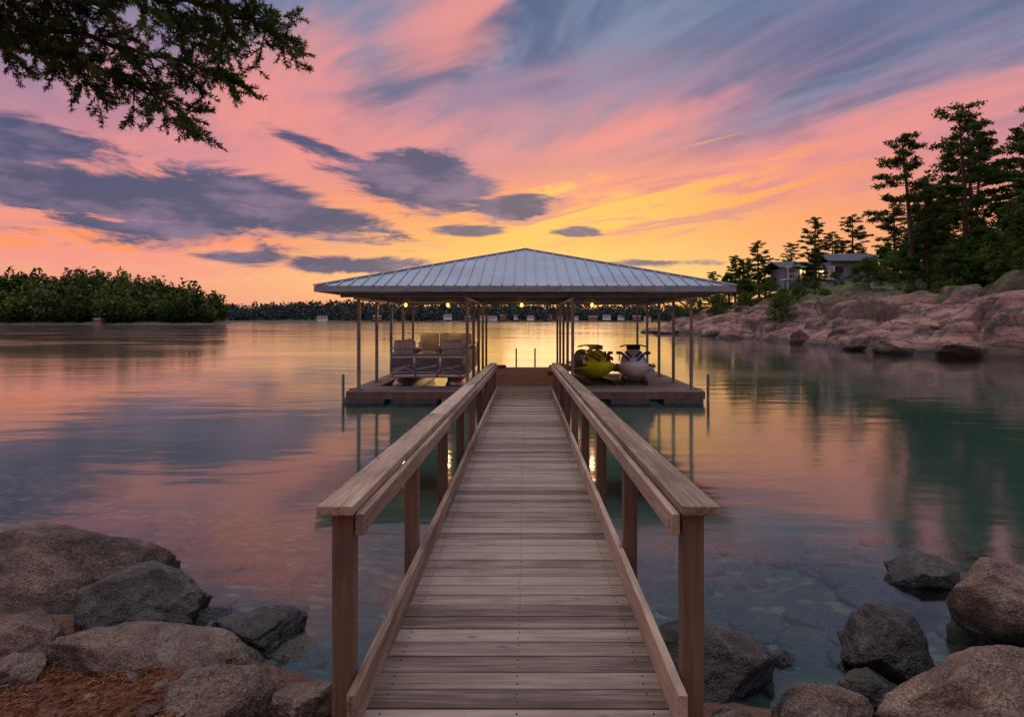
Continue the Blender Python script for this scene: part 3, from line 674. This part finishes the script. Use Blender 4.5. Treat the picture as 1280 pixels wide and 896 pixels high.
# ---------------------------------------------------------------- lake house
M_wall=simple('house_siding',(.24,.28,.32),.7,0,.15,1); M_rf=simple('house_shingles',(.06,.07,.085),.8,0,.3,4); M_win=simple('window_glass',(.03,.04,.05),.1); M_tr=simple('white_trim',(.55,.55,.54),.6)
M_lit=simple('lit_window',(.8,.5,.25),.4,0,0,1,(1,.50,.18,1),2.2)
hs=empty('lake_house',(0,0,0)); hb=8.7
b=MB(); b.box((52,109,hb+.3),(7.4,7,4.6)); b.box((44.9,110,hb-.1),(6.8,6,3.6)); b.obj('walls',M_wall,hs)
b=MB()
def gable(x0,x1,y0,y1,z,h):
    ym=(y0+y1)/2; V=[(x0,y0,z),(x1,y0,z),(x1,ym,z+h),(x0,ym,z+h),(x0,y1,z),(x1,y1,z)]
    V+= [(x,y,q+.18) for x,y,q in V]
    b.add(V,[(0,1,2,3),(3,2,5,4),(6,9,8,7),(9,10,11,8),(0,6,7,1),(4,5,11,10),(0,3,9,6),(3,4,10,9),(1,7,8,2),(2,8,11,5)],0)
gable(47.6,56.4,104.6,113.4,hb+2.5,1.5); gable(40.4,48.3,106,114,hb+1.6,1.15)
b.obj('roof',M_rf,hs)
b=MB(); b.box((44.6,105.2,hb-.3),(8,2.6,.2)); 
for x in (40.9,43.3,45.7,48.1): b.box((x,104.1,hb-.1),(.16,.16,3.6))
b.beam((40.8,104.05,hb+.6),(48.3,104.05,hb+.6),.08,.1); b.beam((40.4,104.2,hb+1.65),(48.3,104.2,hb+1.65),.1,.2)
for x in np.arange(41.2,48.2,.4): b.box((x,104.05,hb+.2),(.05,.05,.8))
for x in (49.6,52,54.4): b.box((x,105.47,hb+1.3),(1.5,.06,1.4))
b.obj('porch_and_trim',M_tr,hs)
b=MB(); 
for x in (49.6,52,54.4): b.box((x,105.43,hb+1.3),(1.3,.06,1.2))
for x in (42.4,): b.box((x,106.97,hb+.7),(1.3,.06,1.3))
b.obj('windows',M_win,hs)
b=MB(); b.box((44.8,106.97,hb+.7),(1.6,.06,1.4)); b.box((47.2,106.97,hb+.7),(1.2,.06,1.3)); b.obj('lit_window',M_lit,hs)
# ---------------------------------------------------------------- hills and forests
mhill,n=newmat('hill_soil'); f=n.noise(n.pos(),.05,3); col=n.mix(f,(.012,.022,.01,1),(.04,.06,.022,1))
zz=n.xyz(n.pos())[2]; col=n.mix(n.m('MULTIPLY',n.sm(zz,1.4,.6),n.sm(zz,-.5,0)),col,(.12,.085,.06,1)); pbsdf(n,col,.95)
LX=[-700,-420,-300,-258,-236,-214,-200,-182,-165,-150,-139,-128,-115]; LZ=[16,15,12,12.5,13.5,16.,17,14,10,5.5,2.,-1,-4]
def HL(x,y):
    yy=y-(300+6*math.sin(x*.05)+3*math.sin(x*.17)); base=float(np.interp(x+.5*(y-300),LX,LZ)); k=sstep(yy,-3,62)
    return -2+ (base+2)*k*(1-sstep(yy,150,230))+1.7*sstep(yy,-2,3)*(1 if base>1 else 0)
grid('hill',list(np.arange(-800,-90,6.)),list(np.arange(285,560,5.)),HL,mhill)
def HF(x,y):
    yy=y-(800+25*math.sin(x*.006+1)+8*math.sin(x*.03)); 
    top=12.5+2.5*math.sin(x*.008+2)+1.5*math.sin(x*.021)
    return -2+(top+2)*sstep(yy,0,150)+3.*sstep(yy,-2,6)
grid('far_shore',list(np.arange(-1600,1600,20.)),list(np.arange(740,1300,12.)),HF,mhill)
def forest(name,pts,mat,per,rr,ls,var=.50):
    b=MB()
    for (x,y,z,s) in pts:
        r=rr*s; tall=random.choice((1.,1.15,1.4,1.7)) if var>.5 else 1.15; rx=r/(tall**.4)
        c=(x,y,z+r*tall*.85); C=ell(per,c,(rx,rx,r*tall),.22)
        if tall>1.3:
            tt=np.clip((C[:,2]-c[2])/(r*tall),-1,1)[:,None]; C[:,:2]=np.array(c[:2])+(C[:,:2]-np.array(c[:2]))*(1-.35*tt)
        C=C[(C[:,2]>z-1)]
        a_=random.uniform(.0,var); sh=a_+.42*(C[:,2]-c[2])/(r*tall)+.10  # random tone per tree; crown top light and underside shade painted in
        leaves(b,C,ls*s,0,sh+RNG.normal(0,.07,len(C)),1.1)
    return b.obj(name,mat)
pts=[]
while len(pts)<1900:
    x=random.uniform(-470,-130); y=random.uniform(298,400)
    if x/y<-.95 and random.random()<.6: continue
    z=HL(x,y)
    if z<.7: continue
    s=random.uniform(.55,1.35)*(1.25 if random.random()<.1 else 1)
    if random.random()<.45 or y<345: pts.append((x,y,z,s))
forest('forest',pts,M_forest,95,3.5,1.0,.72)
pts=[]
for k in range(2600):
    x=random.uniform(-640,560); y=random.uniform(800,935); z=HF(x,y)
    if z<1.: continue
    pts.append((x,y,z,random.uniform(.6,1.4)))
forest('forest',pts,M_foresthaze,34,5.,2.2)
M_hw=simple('cottage_white',(.65,.62,.58),.7,0,.1,.3); M_hr=simple('cottage_roof',(.14,.10,.09),.8,0,.2,.3); M_hb=simple('cottage_brown',(.28,.13,.08),.8,0,.2,.3)
def cottage(x,y,z,w,h,m):
    b=MB(); dd=w*.6; V=[(-w/2,-dd/2,-1.5),(w/2,-dd/2,-1.5),(w/2,dd/2,-1.5),(-w/2,dd/2,-1.5),(-w/2,-dd/2,h),(w/2,-dd/2,h),(w/2,dd/2,h),(-w/2,dd/2,h)]
    b.add(V,[(0,1,5,4),(1,2,6,5),(2,3,7,6),(3,0,4,7)],0)
    e=.5; R=[(-w/2-e,-dd/2-e,h),(w/2+e,-dd/2-e,h),(w/2+e,dd/2+e,h),(-w/2-e,dd/2+e,h),(-w/2-e,0,h+dd*.4),(w/2+e,0,h+dd*.4)]
    b.add(R,[(0,1,5,4),(2,3,4,5),(1,2,5),(3,0,4)],1)
    for q in (-.3,0,.3): b.box((w*q,-dd/2-.04,h*.55),(w*.13,.06,h*.35),2)
    o=b.obj('cottage',[m,M_hr,M_win]); o.location=(x,y,z); o.rotation_euler=(0,0,random.uniform(-.4,.4))
for i,px in enumerate((-70,-52,-40,-28,-12,6,30,44,62,84,101,118,137,150,-95,-180,-240)):
    y=795+25*math.sin(px*.006+1)+8*math.sin(px*.03)+10; cottage(px,y,random.uniform(1.5,4),random.uniform(5,11),random.uniform(2.4,3.8),M_hw if i%3 else M_hb)
for x in (-193,): 
    y=300+6*math.sin(x*.05)+3*math.sin(x*.17)+3; cottage(x,y,.9,3.,1.3,M_hb)
# ---------------------------------------------------------------- overhanging tree, foreground left
b=MB(); T0=(-6.7,4.3)
b.tube([(T0[0],T0[1],-.2),(T0[0]+.05,T0[1],2),(T0[0]-.05,T0[1]+.1,4.5),(T0[0],T0[1]+.1,7),(T0[0]+.1,T0[1],9.5)],[.30,.24,.19,.13,.05],14,0)
def tuft(C,D,L,sh,k=12):
    C=np.repeat(C,k,0); D=np.repeat(D,k,0); S=np.repeat(sh,k)
    u=D*.8+RNG.normal(0,.6,C.shape); u/=np.linalg.norm(u,axis=1)[:,None]
    w=np.cross(u,RNG.normal(size=C.shape)); w/=np.linalg.norm(w,axis=1)[:,None]
    l=L*RNG.uniform(.6,1.3,(len(C),1)); wd=.0050
    V=np.stack([C,C+u*l*.5+w*wd,C+u*l,C+u*l*.5-w*wd],1).reshape(-1,3)
    b.bulk(V,4,1,np.clip(S+RNG.normal(0,.14,len(C)),0,1))
def limb(pts,r0,nside,sl,start=.3):
    pts=[Vector(p) for p in pts]; S=[]
    for i in range(len(pts)-1):
        p0=pts[max(i-1,0)];p1=pts[i];p2=pts[i+1];p3=pts[min(i+2,len(pts)-1)]
        for k in range(8):
            t=k/8; S.append(.5*((2*p1)+(p2-p0)*t+(2*p0-5*p1+4*p2-p3)*t*t+(3*p1-p0-3*p2+p3)*t**3))
    S.append(pts[-1]); m_=len(S)
    S=[q+Vector((random.gauss(0,.015),random.gauss(0,.015),random.gauss(0,.015))) for q in S]
    b.tube(S,[r0*(1-.85*i/(m_-1)) for i in range(m_)],7,0)
    for k in range(nside):
        f=start+(1-start)*(k+random.random())/nside; i=min(m_-2,int(f*(m_-1))); P=S[i]; d_=(S[i+1]-S[i]).normalized()
        sd=Vector((random.gauss(0,1),random.gauss(0,1),random.gauss(-.1,.55))).normalized()
        v=(d_*.9+sd*.9).normalized(); L=sl*random.uniform(.45,1.1)*(1.1-.4*f)
        path=[P+v*L*t+Vector((0,0,-.28*L*t*t)) for t in (0,.33,.66,1)]
        b.tube(path,[.008,.006,.004,.002],4,0)
        base_sh=random.uniform(.05,.7)
        nt=int(L/.045)
        for j in range(nt):
            t=.2+.8*(j+random.random())/nt; q=path[0]+v*L*t+Vector((0,0,-.28*L*t*t))
            sv=(v*.8+Vector((random.gauss(0,1),random.gauss(0,1),random.gauss(0,.5))).normalized()*.9).normalized(); l2=random.uniform(.08,.20)*(1.2-.5*t)
            e=q+sv*l2+Vector((0,0,-.02)); b.tube([q,e],[.003,.0015],3,0)
            m2=max(3,int(l2/.022)); tt=np.linspace(.15,1,m2)[:,None]
            C=np.array(q)*(1-tt)+np.array(e)*tt; D=np.repeat(np.array(sv)[None],m2,0)
            tuft(C,D,.05,np.full(m2,base_sh+random.gauss(0,.08)),12)
tz=lambda z:(T0[0],T0[1]+.1,z)
limb([tz(4.4),(-5.2,5.2,4.85),(-3.7,5.9,4.98),(-2.9,6.1,4.92),(-2.36,6.2,4.74)],.055,42,.72,.35)
limb([tz(4.2),(-5.0,5.4,4.62),(-3.7,6.0,4.52),(-2.8,6.3,4.34)],.05,34,.62,.35)
limb([tz(4.0),(-5.1,5.4,4.55),(-4.0,6,4.38),(-3.12,6.2,3.92)],.045,32,.52,.35)
limb([tz(3.7),(-5.3,5.2,4.35),(-4.4,5.7,4.38),(-3.85,5.9,4.2)],.04,20,.46,.4)
limb([tz(4.9),(-5.0,5.0,5.35),(-3.7,5.7,5.35),(-2.7,6,5.2)],.05,36,.75,.3)
limb([tz(3.5),(-5.6,5,4.2),(-4.7,5.5,4.36)],.03,14,.46,.5)
limb([tz(5.4),(-5.4,5.6,5.6),(-4.3,6.6,5.4),(-3.6,7.0,5.1)],.04,32,.7,.3)
limb([tz(4.6),(-5.4,5.2,4.9),(-4.4,5.5,4.75),(-3.5,5.7,4.75)],.035,28,.55,.35)
limb([tz(6.2),(-6,5.6,6.5),(-5,6.4,6.6)],.05,12,.7,.3)
limb([tz(7.2),(-7.4,5.2,7.6),(-8,5.6,7.8)],.04,8,.7,.3)
limb([tz(6.6),(-7.4,3.6,6.9),(-8.2,3,7.0)],.04,8,.7,.3)
b.obj('cedar_tree',[M_bark,M_cedar])
print('done')
